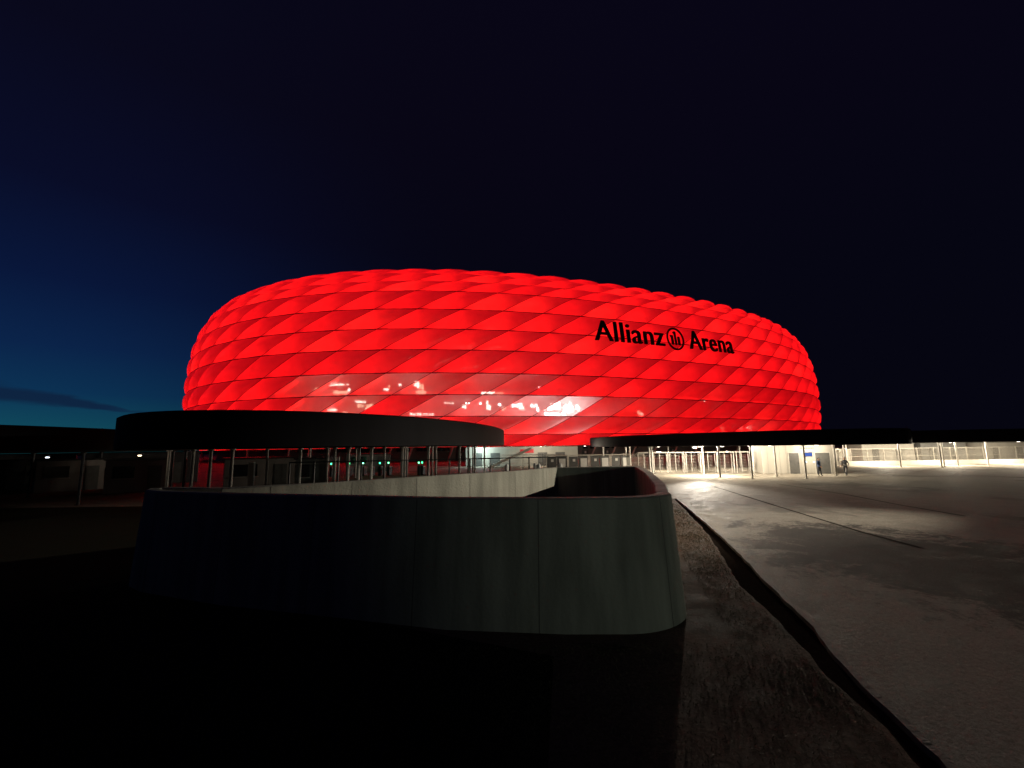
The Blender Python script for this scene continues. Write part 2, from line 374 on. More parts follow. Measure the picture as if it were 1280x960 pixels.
def film(name, clear):
    m = bpy.data.materials.new(name); m.use_nodes = True; t = m.node_tree; t.nodes.clear(); L = t.links.new
    tr = t.nodes.new('ShaderNodeBsdfTranslucent'); di = t.nodes.new('ShaderNodeBsdfDiffuse'); gl = t.nodes.new('ShaderNodeBsdfGlossy')
    tr.inputs[0].default_value = (.85, .80, .80, 1); di.inputs[0].default_value = (.5, .48, .48, 1); gl.inputs['Roughness'].default_value = .18
    # dust and printed-dot density vary softly across the film
    g = t.nodes.new('ShaderNodeNewGeometry'); n = t.nodes.new('ShaderNodeTexNoise'); n.inputs['Scale'].default_value = .45; n.inputs['Detail'].default_value = 5
    L(g.outputs['Position'], n.inputs['Vector']); r_ = t.nodes.new('ShaderNodeValToRGB'); r_.color_ramp.elements[0].position = .3; r_.color_ramp.elements[1].position = .7
    r_.color_ramp.elements[0].color = (.72, .68, .68, 1); r_.color_ramp.elements[1].color = (.9, .86, .86, 1); L(n.outputs[0], r_.inputs[0]); L(r_.outputs[0], tr.inputs[0])
    m1 = t.nodes.new('ShaderNodeMixShader'); m1.inputs[0].default_value = .25; L(tr.outputs[0], m1.inputs[1]); L(di.outputs[0], m1.inputs[2])
    m2 = t.nodes.new('ShaderNodeMixShader'); m2.inputs[0].default_value = .04; L(m1.outputs[0], m2.inputs[1]); L(gl.outputs[0], m2.inputs[2])
    last = m2
    if clear > 0:
        tp = t.nodes.new('ShaderNodeBsdfTransparent'); tp.inputs[0].default_value = (1, .93, .9, 1)
        rf = t.nodes.new('ShaderNodeBsdfRefraction'); rf.inputs['IOR'].default_value = 1.10; rf.inputs['Roughness'].default_value = .62; rf.inputs[0].default_value = (1, .93, .9, 1)
        m4 = t.nodes.new('ShaderNodeMixShader'); m4.inputs[0].default_value = .6; L(tp.outputs[0], m4.inputs[1]); L(rf.outputs[0], m4.inputs[2])
        m3 = t.nodes.new('ShaderNodeMixShader'); m3.inputs[0].default_value = clear; L(m2.outputs[0], m3.inputs[1]); L(m4.outputs[0], m3.inputs[2]); last = m3
    em = t.nodes.new('ShaderNodeEmission'); em.inputs[0].default_value = (1, .004, .01, 1); em.inputs[1].default_value = BASE_GLOW  # even emission in the film stands in for light bounced inside the cells
    ad = t.nodes.new('ShaderNodeAddShader'); L(last.outputs[0], ad.inputs[0]); L(em.outputs[0], ad.inputs[1])
    L(ad.outputs[0], t.nodes.new('ShaderNodeOutputMaterial').inputs[0]); return m
BASE_GLOW = .30; LED_S = 19
M['film'] = film('etfe_film', 0); M['film_clear'] = film('etfe_film_clear', .30)
M['gasket'] = mat('gasket', (.03, .02, .02), .6)
M['frame_white'] = mat('frame_white', (.6, .58, .58), .6)
M['led_low'] = emitter('led_red_low', (1, .006, .006), LED_S * .72); M['led_high'] = emitter('led_red_high', (1, .010, .007), LED_S * 1.22)
M['led_red'] = emitter('led_red', (1, .007, .006), LED_S)
def cell_s(i, k, u):        # lower edge at row index k+1 (down), upper at k ; diagonals lean right going up
    return (i + u - SH * k) / NC + SEAM0
GU, GV = 9, 7
def cushion(mb, i, k, m):
    # k = upper ring index ; v from 0 (upper ring) to 1 (lower ring)
    U, V = np.meshgrid(np.linspace(0, 1, GU), np.linspace(0, 1, GV), indexing='ij')
    U, V = U.ravel(), V.ravel()
    h = (np.clip(4 * U * (1 - U), 0, 1) ** .62) * (np.clip(4 * V * (1 - V), 0, 1) ** .62) * (.95 if k >= 1 else 1.0)
    P = surf((i + U - SH * (k + V)) / NC + SEAM0, k + V, h) - SO
    F = [(a * GV + b, a * GV + b + 1, (a + 1) * GV + b + 1, (a + 1) * GV + b) for a in range(GU - 1) for b in range(GV - 1)]
    mb.add(P, F, m, True)
rows = range(-3, 10)
# which cushions face the camera, and how large
cells = []
for k in rows:
    for i in range(NC):
        c = surf(np.array([(i + .5 - SH * (k + .5)) / NC + SEAM0]), np.array([k + .5]), 0.)[0]
        c2 = surf(np.array([(i + .5 - SH * (k + .5)) / NC + SEAM0]), np.array([k + .5]), 1.)[0]
        nrm = c2 - c; v = np.array([0, 0, EYE]) - c; D = np.linalg.norm(v); fc = float(nrm @ v / D)
        px = 640 + 560 * c[0] / c[1]
        hid = (k >= 8 and px < 560)
        cells.append((fc / D ** 2 if fc > 0 and not hid and 150 < px < 1100 else -1, i, k, px))
def is_clear(i, k, px):
    return (k == 6 and (350 < px < 560 or 595 < px < 700 or px > 850)) or (k == 7 and (350 < px < 490 or 535 < px < 1000)) or (k == 8 and 590 < px < 1000)
order = sorted(range(len(cells)), key=lambda q: -cells[q][0]); big = set(order[:100])
rest = MB()
for q, (sz, i, k, px) in enumerate(cells):
    m = 1 if is_clear(i, k, px) and cells[q][0] > 0 else 0
    if q in big:
        b = MB(); cushion(b, i, k, 0); b.build('cushion', M['film_clear'] if m else M['film'], stad)
    else: cushion(rest, i, k, m)
ro = rest.build('cushion', [M['film'], M['film_clear']], stad); ro['kind'] = 'stuff'
# frames: gaskets on the surface and white fins going inwards, closed at the back where the film is printed
fr = MB(); fins = MB(); led = [MB(), MB(), MB()]
DEP = 2.1
for k in range(-3, 11):
    n = NC * 4; s = np.arange(n + 1) / n
    wv = .11
    for (k0, o0, mbx, mm) in ((None, None, fr, 0),):
        zt = 0.022
        A = surf(s, k - zt, .05) - SO if k > -3 else surf(s, np.full(n + 1, k * 1.0), .05) - SO
        B = surf(s, k + zt, .05) - SO if k < 10 else surf(s, np.full(n + 1, k - .04), .05) - SO
        V = np.stack([A, B], 1).reshape(-1, 3); F = [(2 * j, 2 * j + 1, 2 * j + 3, 2 * j + 2) for j in range(n)]; fr.add(V, F, 0)
    A = surf(s, np.full(n + 1, float(k)), 0.) - SO; B = surf(s, np.full(n + 1, float(k)), -DEP) - SO
    V = np.stack([A, B], 1).reshape(-1, 3); fins.add(V, [(2 * j, 2 * j + 1, 2 * j + 3, 2 * j + 2) for j in range(n)], 0)
for k in rows:
    for i in range(NC):
        V_ = np.linspace(0, 1, 5); ss = (i - SH * (k + V_)) / NC + SEAM0; e = .10 / PER * 1.0
        A = surf(ss - e, k + V_, .06) - SO; B = surf(ss + e, k + V_, .06) - SO
        fr.add(np.stack([A, B], 1).reshape(-1, 3), [(2 * j, 2 * j + 1, 2 * j + 3, 2 * j + 2) for j in range(4)], 0)
        A = surf(ss, k + V_, 0.) - SO; B = surf(ss, k + V_, -DEP) - SO
        fins.add(np.stack([A, B], 1).reshape(-1, 3), [(2 * j, 2 * j + 1, 2 * j + 3, 2 * j + 2) for j in range(4)], 0)
        c = surf(np.array([(i + .5 - SH * (k + .5)) / NC + SEAM0]), np.array([k + .5]), 0.)[0]
        px = 640 + 560 * c[0] / c[1]
        if not is_clear(i, k, px):
            uu = np.array([0, .5, 1.]); vv = np.array([0, .5, 1.]); U, V = np.meshgrid(uu, vv, indexing='ij'); U, V = U.ravel(), V.ravel()
            P = surf((i + U - SH * (k + V)) / NC + SEAM0, k + V, -DEP - .01) - SO
            fins.add(P, [(a * 3 + b, a * 3 + b + 1, (a + 1) * 3 + b + 1, (a + 1) * 3 + b) for a in range(2) for b in range(2)], 0)
        if c[1] > SP[1] + 30 or k < -2: continue
        lv = 0 if k == 5 or (k > 5 and nr.random() < .4) or (k < 0 and nr.random() < .5) else int(nr.choice([0, 1, 1, 1, 2]))
        # LED rails: along the lower edge and up the left diagonal of each cell, set back inside
        for (u0, v0, u1, v1, wdt) in ((.05, .86, .96, .86, .26), (.07, .84, .07, .22, .22)):
            uu = np.array([u0, u1]); vv = np.array([v0, v1]); ss = (i + uu - SH * (k + vv)) / NC + SEAM0
            p0 = surf(ss, k + vv, -1.6) - SO; p1 = surf(ss, k + vv, -1.6 + wdt) - SO
            led[lv].add(np.concatenate([p0, p1]), [(0, 1, 3, 2)], 0)
fr.build('gasket', M['gasket'], stad)['kind'] = 'stuff'
fo = fins.build('cushion_frame', M['frame_white'], stad)
for lv in range(3):
    lo = led[lv].build('light_rail', [M['led_low'], M['led_red'], M['led_high']][lv], stad); lo['kind'] = 'stuff'
# concourse behind the clear cushions: slabs, back wall, columns and lit rooms
cz = MB(); n = 200; s = np.linspace(0, 1, n + 1)
def ringband(mb, s, zlo, off_in, off_out, thick, m=0):
    P = surf0(s, np.full_like(s, 6.0)); e = 1e-4; tg = surf0(s + e, np.full_like(s, 6.)) - surf0(s - e, np.full_like(s, 6.)); nn = np.stack([tg[:, 1], -tg[:, 0], 0 * tg[:, 0]], -1); nn /= np.linalg.norm(nn, axis=1, keepdims=True)
    Pb = P.copy(); Pb[:, 2] = 0
    V = []
    for j in range(len(s)):
        for (o_, z) in ((off_out, zlo), (off_out, zlo + thick), (off_in, zlo + thick), (off_in, zlo)): V.append(Pb[j] - nn[j] * o_ + np.array([0, 0, z]) - SO)
    F = []
    for j in range(len(s) - 1):
        for q in range(4): a = j * 4 + q; b2 = j * 4 + (q + 1) % 4; F.append((a, b2, b2 + 4, a + 4))
    mb.add(V, F, m)
for z in (4.2, 9.2, 14.2, 19.2): ringband(cz, s, z, 16, 4.0, .4)
cz.build('concourse_slab', mat('slab', (.25, .24, .23), .8), stad)
cw = MB(); ringband(cw, s, 0, 16.4, 16, 47); ringband(cw, s, 0, 9, 8.7, 4.2)
cw.build('concourse_wall', mat('inner_wall', (.22, .20, .19), .8, var=.3, scale=.3), stad)
sf = MB(); ringband(sf, s, 3.45, 9, 2.6, .12); sf.build('soffit', mat('stadium_soffit', (.3, .28, .28), .7), stad)

def sfind(px, k):            # arc position on the near side whose bearing equals tan = px
    s = np.linspace(0, 1, 4001); p = surf0(s, np.full_like(s, float(k))); m = p[:, 1] < SP[1]
    q = p[:, 0] / p[:, 1]; e = np.where(m, abs(q - px), 9); return s[np.argmin(e)]
lamp_w = emitter('room_light', (1, .93, .80), 6.5); lamp_hot = emitter('room_light_bright', (1, .97, .92), 15.0); lamp_dim = emitter('room_light_dim', (1, .75, .5), 2.6)
lrs = [MB(), MB(), MB()]
def room_light(px, k, wm, hm, which, off=4.6):
    sC = sfind(px, k); e = wm / 2 / PER; P = surf0(np.array([sC - e, sC + e]), np.array([k, k], float))
    t_ = P[1] - P[0]; t_[2] = 0; t_ /= np.linalg.norm(t_); nn = np.array([t_[1], -t_[0], 0]); c = (P[0] + P[1]) / 2 - nn * off - SO
    q_ = random.Random(int(px * 9e5) + int(k * 31)); ns = max(1, int(wm / .5)); c0 = c
    for j_ in range(ns):      # separate fittings and window lights with posts between them
      if ns > 2 and q_.random() < .12: continue
      w_ = wm / ns * q_.uniform(.45, .8); hh = hm * q_.uniform(.45, 1.05); c = c0 + t_ * wm * ((j_ + .5) / ns - .5) + np.array([0, 0, hm * q_.uniform(-.22, .22)])
      a, b2 = c - t_ * w_ / 2, c + t_ * w_ / 2; z = np.array([0, 0, hh / 2])
      lrs[which].add([a - z, b2 - z, b2 + z, a + z, a - z - nn * .2, b2 - z - nn * .2, b2 + z - nn * .2, a + z - nn * .2], [(0, 1, 2, 3), (4, 7, 6, 5), (0, 4, 5, 1), (1, 5, 6, 2), (2, 6, 7, 3), (3, 7, 4, 0)])
def bearing(u): return (u - 640) / 560
for (u, kk, wm, hm, wh) in [(380, 6.5, 1.2, 1.6, 2), (403, 6.35, 2.6, .35, 0), (415, 6.35, 3.0, .3, 0), (424, 6.55, .8, 1.2, 0), (412, 6.7, 3.5, .8, 2),
    (474, 6.6, 1.2, .5, 0), (479, 6.5, .5, .8, 2), (493, 6.4, .7, .35, 0), (516, 6.4, 1.3, 1.6, 0), (521, 6.5, 1.6, 1.8, 2), (523, 6.75, 3, .8, 2),
    (612, 6.8, 3.6, .5, 0), (606, 6.82, 1., .6, 0), (628, 6.8, 2.0, .35, 2),
    (446, 7.35, 3.6, .9, 2), (440, 7.2, 2.6, .35, 0), (452, 7.5, 2.4, 1.3, 2), (468, 7.5, 2.6, 1.2, 2), (400, 7.55, 3.4, .4, 0), (388, 7.6, 2, .3, 2), (420, 7.7, 1.4, .9, 2),
    (512, 7.8, 1.2, .5, 0), (520, 7.8, 1.2, .5, 0), (528, 7.8, 1.2, .5, 0), (536, 7.8, 1.2, .5, 0), (560, 7.3, 2.4, .25, 0),
    (581, 7.5, 1.1, 1.2, 0), (585, 7.35, 1.2, .5, 1), (602, 7.35, .6, .5, 1), (613, 7.45, 1.0, 1.8, 0), (627, 7.35, .7, .5, 1), (634, 7.55, 1., 1.2, 2),
    (650, 7.42, 2.6, .8, 1), (657, 7.5, 1.5, .8, 0), (672, 7.42, 1.7, .8, 1), (677, 7.55, .7, 1.2, 1), (688, 7.5, .5, 1.9, 0), (694, 7.5, 1.2, 1.8, 1), (703, 7.5, 1.9, 1.7, 1),
    (713, 7.52, 2.1, 2.1, 1), (721, 7.5, 1.2, 2.0, 1), (728, 7.42, .5, 1.4, 1), (732, 7.5, .7, 1.6, 0), (700, 7.8, 5.5, .7, 1),
    (814, 7.75, .9, .6, 0), (812, 7.7, 1.3, 1.0, 2), (777, 9.0 - .15, .5, .5, 0), (679, 6.5, .35, .35, 1), (420, 5.5, .35, .35, 0), (445, 5.45, .3, .3, 0), (795, 5.5, .3, .3, 0),
    (893, 6.9, .6, .5, 2), (897, 6.95, .4, .4, 0), (930, 8.5, .4, .35, 0), (938, 8.55, .4, .3, 0), (949, 8.5, .5, .3, 0), (957, 8.55, .4, .3, 0), (915, 8.6, .4, .3, 2)]:
    if kk < 6: continue
    room_light(bearing(u), kk, wm, hm, wh, 3.4 if wh == 1 else 4.2)
for mbx, mt, lb in ((lrs[0], lamp_w, 'warm'), (lrs[1], lamp_hot, 'hot'), (lrs[2], lamp_dim, 'dim')):
    mbx.build('room_light', mt, stad)['kind'] = 'stuff'
# lettering on the facade
M['sign_black'] = mat('sign_black', (.012, .006, .006), .7)
def text_mesh(body, bold):
    c = bpy.data.curves.new('t', 'FONT'); c.body = body; c.size = 1; c.offset = 0; c.extrude = .02; c.space_character = 1.06
    o = bpy.data.objects.new('t', c); COL.objects.link(o); bpy.context.view_layer.update()
    me = bpy.data.meshes.new_from_object(o.evaluated_get(bpy.context.evaluated_depsgraph_get())); bpy.data.objects.remove(o)
    bm = bmesh.new()
    for q_, dx in enumerate((-bold, -bold / 3, bold / 3, bold)):
        m_ = me.copy(); m_.transform(Matrix.Translation((dx, 0, q_ * .004))); bm.from_mesh(m_)
    # fine enough to follow the curved facade
    bmesh.ops.triangulate(bm, faces=bm.faces[:])
    for _ in range(3):
        bmesh.ops.subdivide_edges(bm, edges=[e for e in bm.edges if e.calc_length() > .09], cuts=1)
        bmesh.ops.triangulate(bm, faces=bm.faces[:])
    bm.to_mesh(me); bm.free(); return me
def on_facade(me, name, s0, s1, kbase, kcap, parent, out=2.1):
    co = np.array([v.co[:] for v in me.vertices]); x0, x1 = co[:, 0].min(), co[:, 0].max(); cap = .72
    s_ = s0 + (s1 - s0) * (co[:, 0] - x0) / (x1 - x0); k_ = kbase - (kbase - kcap) * co[:, 1] / cap
    P = surf(s_, k_, out + (co[:, 2] > 0) * .25) - SO
    for v, p in zip(me.vertices, P): v.co = p
    me.materials.clear(); me.materials.append(M['sign_black']); me.name = name
    o = bpy.data.objects.new(name, me); COL.objects.link(o); o.parent = parent; return o
TB, TC = 4.38, 3.32
def slab_serifs(me): return me
def S_(u, k=4.): return sfind(bearing(u), k)
letters = [('Allianz', 741.5, 829), ('Arena', 860, 915)]
for body, u0, u1 in letters:
    on_facade(text_mesh(body, .024), 'lettering', S_(u0 - 1), S_(u1 - 1), TB, TC, stad)
# round emblem: ring with three upright bars, the middle one tallest
def emblem():
    V, F = [], []
    def quad(pts):
        b = len(V); V.extend([(x, y, 0) for x, y in pts]); V.extend([(x, y, .04) for x, y in pts]); m_ = len(pts)
        F.append(tuple(range(b, b + m_))[::-1]); F.append(tuple(range(b + m_, b + 2 * m_)))
        for j in range(m_): F.append((b + j, b + (j + 1) % m_, b + m_ + (j + 1) % m_, b + m_ + j))
    nn = 40
    for j in range(nn):
        a, b = 2 * math.pi * j / nn, 2 * math.pi * (j + 1) / nn
        quad([(.5 * math.cos(a), .5 * math.sin(a)), (.5 * math.cos(b), .5 * math.sin(b)), (.42 * math.cos(b), .42 * math.sin(b)), (.42 * math.cos(a), .42 * math.sin(a))])
    def bar(x0, x1, y0, y1): 
        ns = 4
        for j in range(ns): quad([(x0, y0 + (y1 - y0) * j / ns), (x1, y0 + (y1 - y0) * j / ns), (x1, y0 + (y1 - y0) * (j + 1) / ns), (x0, y0 + (y1 - y0) * (j + 1) / ns)])
    bar(-.055, .055, -.26, .33); bar(-.25, -.125, -.26, .15); bar(.125, .25, -.26, .11); bar(-.10, -.055, .23, .31); bar(-.29, -.25, .08, .15)
    me = bpy.data.meshes.new('emblem'); me.from_pydata([(x, y * 1.0, z) for x, y, z in V], [], F); return me
me = emblem(); co = np.array([v.co[:] for v in me.vertices]); 
e0, e1 = S_(833), S_(854.5); kc, kh = 3.9, .62
P = surf(e0 + (e1 - e0) * (co[:, 0] + .5), kc - co[:, 1] * 2 * kh, 1.7 + (co[:, 2] > 0) * .2) - SO
for v, p in zip(me.vertices, P): v.co = p
me.materials.append(M['sign_black']); eo = bpy.data.objects.new('emblem', me); COL.objects.link(eo); eo.parent = stad
# stadium ground floor: entrance doors, raking columns
ent = MB(); ED = []
for u in np.arange(150, 1010, 9.5): ED.append(sfind(bearing(u), 9))
def ring_pt(sv, off): 
    P = surf0(np.array([sv]), np.array([6.]))[0]; e = 1e-4; tg = (surf0(np.array([sv + e]), np.array([6.])) - surf0(np.array([sv - e]), np.array([6.])))[0]
    tg[2] = 0; tg /= np.linalg.norm(tg); nn = np.array([tg[1], -tg[0], 0]); P = P.copy(); P[2] = 0; return P - nn * off, math.atan2(tg[1], tg[0])
fl = MB()
for q, sv in enumerate(ED):
    p, ang = ring_pt(sv, 8.4)
    if q % 3 != 2:
        fl = MB(); fl.box(p - SO + np.array([0, 0, 2.85]), (1.3, .25, .9), ang, 0); fl.build('window', M['glass_dark'], stad)
for q, sv in enumerate(ED):
    if q % 3 == 0 and 560 < 150 + 9.5 * q < 1000:
        p, ang = ring_pt(sv, 8.5); d = MB(); d.box(p - SO + np.array([0, 0, 1.1]), (1.7, .2, 2.2), ang, 0); dd = d.build('door', M['door_grey'], stad)
        d = MB(); d.box(p - SO + np.array([math.sin(ang) * .14, -math.cos(ang) * .14, 1.5]), (.5, .03, .6), ang, 0); d.build('notice', M['poster'], dd)
rk = MB()
for u in range(170, 1010, 26):
    sv = sfind(bearing(u), 9); p, ang = ring_pt(sv, 3.6); p2, _ = ring_pt(sv + .0018, 2.6)
    c_ = MB(); c_.tube(p - SO, p2 - SO + np.array([0, 0, 3.5]), .22, 10); c_.build('column', M['steel_light'], stad)

# ---------------------------------------------------------------- oval canopies
def canopy(cx, cy_, a, b, rot, zb, zt, label, cols, inset=1.6, extra=(), seg=96, colm='steel_light'):
    root = empty('canopy', (cx, cy_, 0), rot); tag(root, label, 'canopy', 'flat oval canopies round the forecourt')
    t_ = np.linspace(0, 2 * np.pi, seg + 1)[:-1]
    def ringp(d, z): 
        return [((a - d) * math.cos(q), (b - d) * math.sin(q), z) for q in t_]
    def loft(rings, name, m, cap0=False, cap1=False, smooth=True):
        mb = MB(); V = sum(rings, []); n_ = seg; F = []
        for r_ in range(len(rings) - 1):
            for j in range(n_): F.append((r_ * n_ + j, r_ * n_ + (j + 1) % n_, (r_ + 1) * n_ + (j + 1) % n_, (r_ + 1) * n_ + j))
        mb.add(V, F, 0, smooth)
        if cap1: mb.add(rings[-1], [tuple(range(n_))], 0)
        return mb.build(name, m, root)
    loft([ringp(.12, zb), ringp(0, zb + .04), ringp(0, zt - .06), ringp(.12, zt), ringp(.5, zt), ringp(.5, zt - .08)], 'fascia', M['dark_fascia'])
    loft([ringp(.5, zt - .06), ringp(a * .2, zt - .02), ringp(min(a, b) * .6, zt + .02), ringp(min(a, b) * .95, zt + .03)], 'roof', M['dark_fascia'], cap1=True)
    loft([ringp(.12, zb + .005), ringp(min(a, b) * .5, zb + .03), ringp(min(a, b) * .95, zb + .03)][::-1], 'soffit', M['soffit'])
    mb = MB(); mb.add(ringp(min(a, b) * .95, zb + .03), [tuple(range(seg))[::-1]]); mb.build('soffit_panel', M['soffit'], root)
    proto = None
    pts = list(extra)
    co, si = math.cos(rot), math.sin(rot)
    for j in range(cols):
        q = 2 * math.pi * (j + .5) / cols; pts.append((cx + (a - inset) * math.cos(q) * co - (b - inset) * math.sin(q) * si, cy_ + (a - inset) * math.cos(q) * si + (b - inset) * math.sin(q) * co))
    for (px_, py_) in pts:
        dx, dy = px_ - cx, py_ - cy_; lx, ly = dx * co + dy * si, -dx * si + dy * co
        if proto is None:
            mb = MB(); mb.tube((0, 0, 0), (0, 0, zb + .03), .085, 12); mb.tube((0, 0, 0), (0, 0, .04), .17, 12); mb.tube((0, 0, zb - .06), (0, 0, zb + .02), .16, 12)
            proto = mb.build('column', M[colm], root); proto.location = (lx, ly, 0)
        else:
            c = proto.copy(); COL.objects.link(c); c.parent = root; c.location = (lx, ly, 0)
    return root
canopy(-11.4, 39.47, 10.6, 25.2, .061, 3.34, 4.6, 'large black oval canopy in front of the left half of the red stadium', 0,
       extra=[(-21.3, 28.07), (-18.7, 26.5), (-17.0, 25.5), (-15.6, 25.2), (-9.3, 25.6), (-8.5, 25.0), (-7.9, 25.3), (-6.9, 28.2), (-7.4, 31.0), (-5.6, 30.0), (-6.2, 36.5), (-4.0, 33.8), (-3.6, 36.6), (-3.4, 40.4),
              (-2.9, 46), (-4.6, 52), (-19.5, 36), (-19.7, 44), (-18, 52), (-13.5, 58), (-12.2, 26.0), (-11.2, 28.5), (-13.5, 33), (-10.2, 36), (-8, 45)])
canopy(25.2, 58.6, 21.5, 11.6, -1.19, 3.02, 4.38, 'long black oval canopy over the brightly lit gates before the right half of the stadium', 0,
       extra=[(15.24, 49.8), (15.6, 51.82), (20.56, 49.21), (20.2, 44.6), (22.2, 42.4), (25.03, 47.41), (25.57, 44.36), (26.58, 41.48), (31.36, 44.31), (34.2, 46.9), (14.2, 57), (16, 62), (13.2, 66), (34, 55), (31, 62), (24, 70)])
canopy(73, 67, 31, 15.5, .12, 3.02, 4.5, 'black oval canopy over the pale fence at the far right', 0,
       extra=[(49.18, 57.8), (51.9, 55.2), (53.45, 56.5), (57.81, 59.18), (60.5, 58), (62.8, 54.3), (66, 55.5), (70, 54), (47, 64), (55, 72), (64, 75), (76, 75)])
canopy(-37.85, 30.5, 13.46, 20.45, .43, 3.28, 4.6, 'black oval canopy at the far left edge under the twilight sky', 0,
       extra=[(-27.5, 29), (-29, 24), (-26, 36), (-32, 20), (-36, 34), (-30, 40), (-40, 44), (-34.5, 27)], colm='steel_dark')

# ---------------------------------------------------------------- lights under the canopies
lens_w = emitter('lamp_lens', (1, .93, .78), 14)
def lamp_unit(z, power, col, name='ceiling_light'):
    root = empty(name, (0, 0, z)); mb = MB(); mb.tube((0, 0, 0), (0, 0, -.07), .2, 16, .18); mb.build('housing', M['panel_grey'], root)
    mb = MB(); mb.tube((0, 0, -.07), (0, 0, -.085), .15, 16); mb.build('lens', lens_w, root)
    ld = bpy.data.lights.new('lamp', 'POINT'); ld.energy = power; ld.color = col; ld.shadow_soft_size = .06
    lo_ = bpy.data.objects.new('lamp', ld); COL.objects.link(lo_); lo_.parent = root; lo_.location = (0, 0, -.2); return root
WARM = (1, .86, .66)
spots = [((19.3, 46.8), 3400, 'ceiling light at the left tip of the right canopy above the brightest paving'), ((21.5, 46.5), 1100, 'ceiling light under the right canopy between the slim columns'),
         ((26.2, 46.2), 520, 'ceiling light under the right canopy before the white ticket building'), ((31.0, 46.2), 520, 'ceiling light under the right canopy above the two people'),
         ((18.0, 56), 1100, 'ceiling light under the right canopy above the turnstiles'), ((27, 57), 1100, 'ceiling light under the right canopy behind the white ticket building'),
         ((49, 60), 3000, 'ceiling light under the far right canopy at its left end'), ((58, 60), 3000, 'ceiling light under the far right canopy above the pale fence'), ((67, 60), 3000, 'ceiling light under the far right canopy close to the picture edge')]
for (x, y), p, lb in spots:
    u = lamp_unit(3.03, p, WARM); u.location = (x, y, 3.03); tag(u, lb, 'lamp', 'ceiling lights under the canopies')
def wall_lamp(loc, power, col, lens, label):
    root = empty('hanging_lamp', loc); tag(root, label, 'lamp'); mb = MB(); mb.box((0, 0, 0), (.16, .12, .1), ch=.01); mb.tube((0, 0, .05), (0, 0, .25), .015, 6); mb.build('housing', M['steel_dark'], root)
    mb = MB(); mb.box((0, -.02, -.07), (.13, .1, .05)); mb.build('lens', lens, root)
    ld = bpy.data.lights.new('lamp', 'POINT'); ld.energy = power; ld.color = col; ld.shadow_soft_size = .04; o = bpy.data.objects.new('lamp', ld); COL.objects.link(o); o.parent = root; o.location = (0, -.05, -.2)
wall_lamp((-22.4, 27.2, 3.12), 9, (1, .8, .55), emitter('lens_warm', (1, .8, .5), 10), 'small warm lamp hanging under the left end of the big left canopy')
wall_lamp((-26.6, 25.9, 3.1), 4, (.9, .95, 1), emitter('lens_cold', (.8, .9, 1), 6), 'small cold white lamp hanging under the far left canopy')

# added floodlight under the left tip of the right canopy, brightens the forecourt
added_flood = empty('floodlight', (18.9, 47.2, 2.9)); tag(added_flood, 'added fill floodlight under the left tip of the right canopy, facing the forecourt', 'lamp')
mb = MB(); mb.box((0, 0, 0), (.4, .25, .2), ch=.02); mb.tube((0, 0, .1), (0, 0, .16), .03, 8); mb.build('housing', M['steel_dark'], added_flood)
mb = MB(); mb.box((0, -.14, 0), (.34, .02, .15)); mb.build('lens', lens_w, added_flood)
ld = bpy.data.lights.new('floodlight', 'SPOT'); ld.energy = 20000; ld.color = (1, .90, .76); ld.spot_size = R(38); ld.spot_blend = 1.0; ld.shadow_soft_size = .1
lo_ = bpy.data.objects.new('floodlight', ld); COL.objects.link(lo_); lo_.parent = added_flood; lo_.location = (0, -.25, 0)
lo_.rotation_euler = (Vector((9.6, 21, .1)) - Vector((18.9, 46.95, 2.9))).to_track_quat('-Z', 'Y').to_euler()

# floodlight mast standing at the right of the forecourt; lights the stair well from the side
fm = empty('floodlight_mast', (41, 23, 0)); tag(fm, 'tall floodlight mast at the right edge of the forecourt', 'lamp post')
mb = MB(); mb.tube((0, 0, 0), (0, 0, 10.2), .14, 14, .08); mb.tube((0, 0, 0), (0, 0, .3), .25, 14, .2); mb.build('pole', M['steel_light'], fm)
mb = MB(); mb.box((-.35, 0, 10.1), (.5, .45, .3), ch=.03); mb.build('lamp_head', M['steel_dark'], fm)
FP = Vector((40.3, 23, 9.9)); FT = Vector((3.6, 19.4, .4))
ld = bpy.data.lights.new('floodlight', 'SPOT'); ld.energy = 62000; ld.color = (1, .90, .72); ld.spot_size = R(23); ld.spot_blend = 1.0; ld.shadow_soft_size = .12
lo_ = bpy.data.objects.new('floodlight', ld); COL.objects.link(lo_); lo_.location = FP; lo_.rotation_euler = (FT - FP).to_track_quat('-Z', 'Y').to_euler(); lo_.parent = fm; lo_.location = FP - Vector((41, 23, 0))

sl = empty('street_lamp', (19, -26, 0)); tag(sl, 'low street lamp with greenish light beside the path behind the stair well', 'street lamp')
mb = MB(); mb.tube((0, 0, 0), (0, 0, 5.2), .07, 12, .05); mb.tube((0, 0, 5.15), (-.5, .4, 5.3), .04, 10); mb.build('pole', M['steel_dark'], sl)
mb = MB(); mb.box((-.55, .45, 5.3), (.5, .3, .12), 2.4, ch=.02); mb.build('lamp_head', M['steel_dark'], sl)
ld = bpy.data.lights.new('lamp', 'SPOT'); ld.energy = 2900; ld.color = (.84, 1, .82); ld.shadow_soft_size = .15; ld.spot_size = R(21); ld.spot_blend = 1.0
lo_ = bpy.data.objects.new('lamp', ld); COL.objects.link(lo_); lo_.parent = sl; lo_.location = (-.55, .45, 5.05)
lo_.rotation_euler = (Vector((3.6, 11, 2.0)) - Vector((18.45, -25.55, 5.05))).to_track_quat('-Z', 'Y').to_euler()

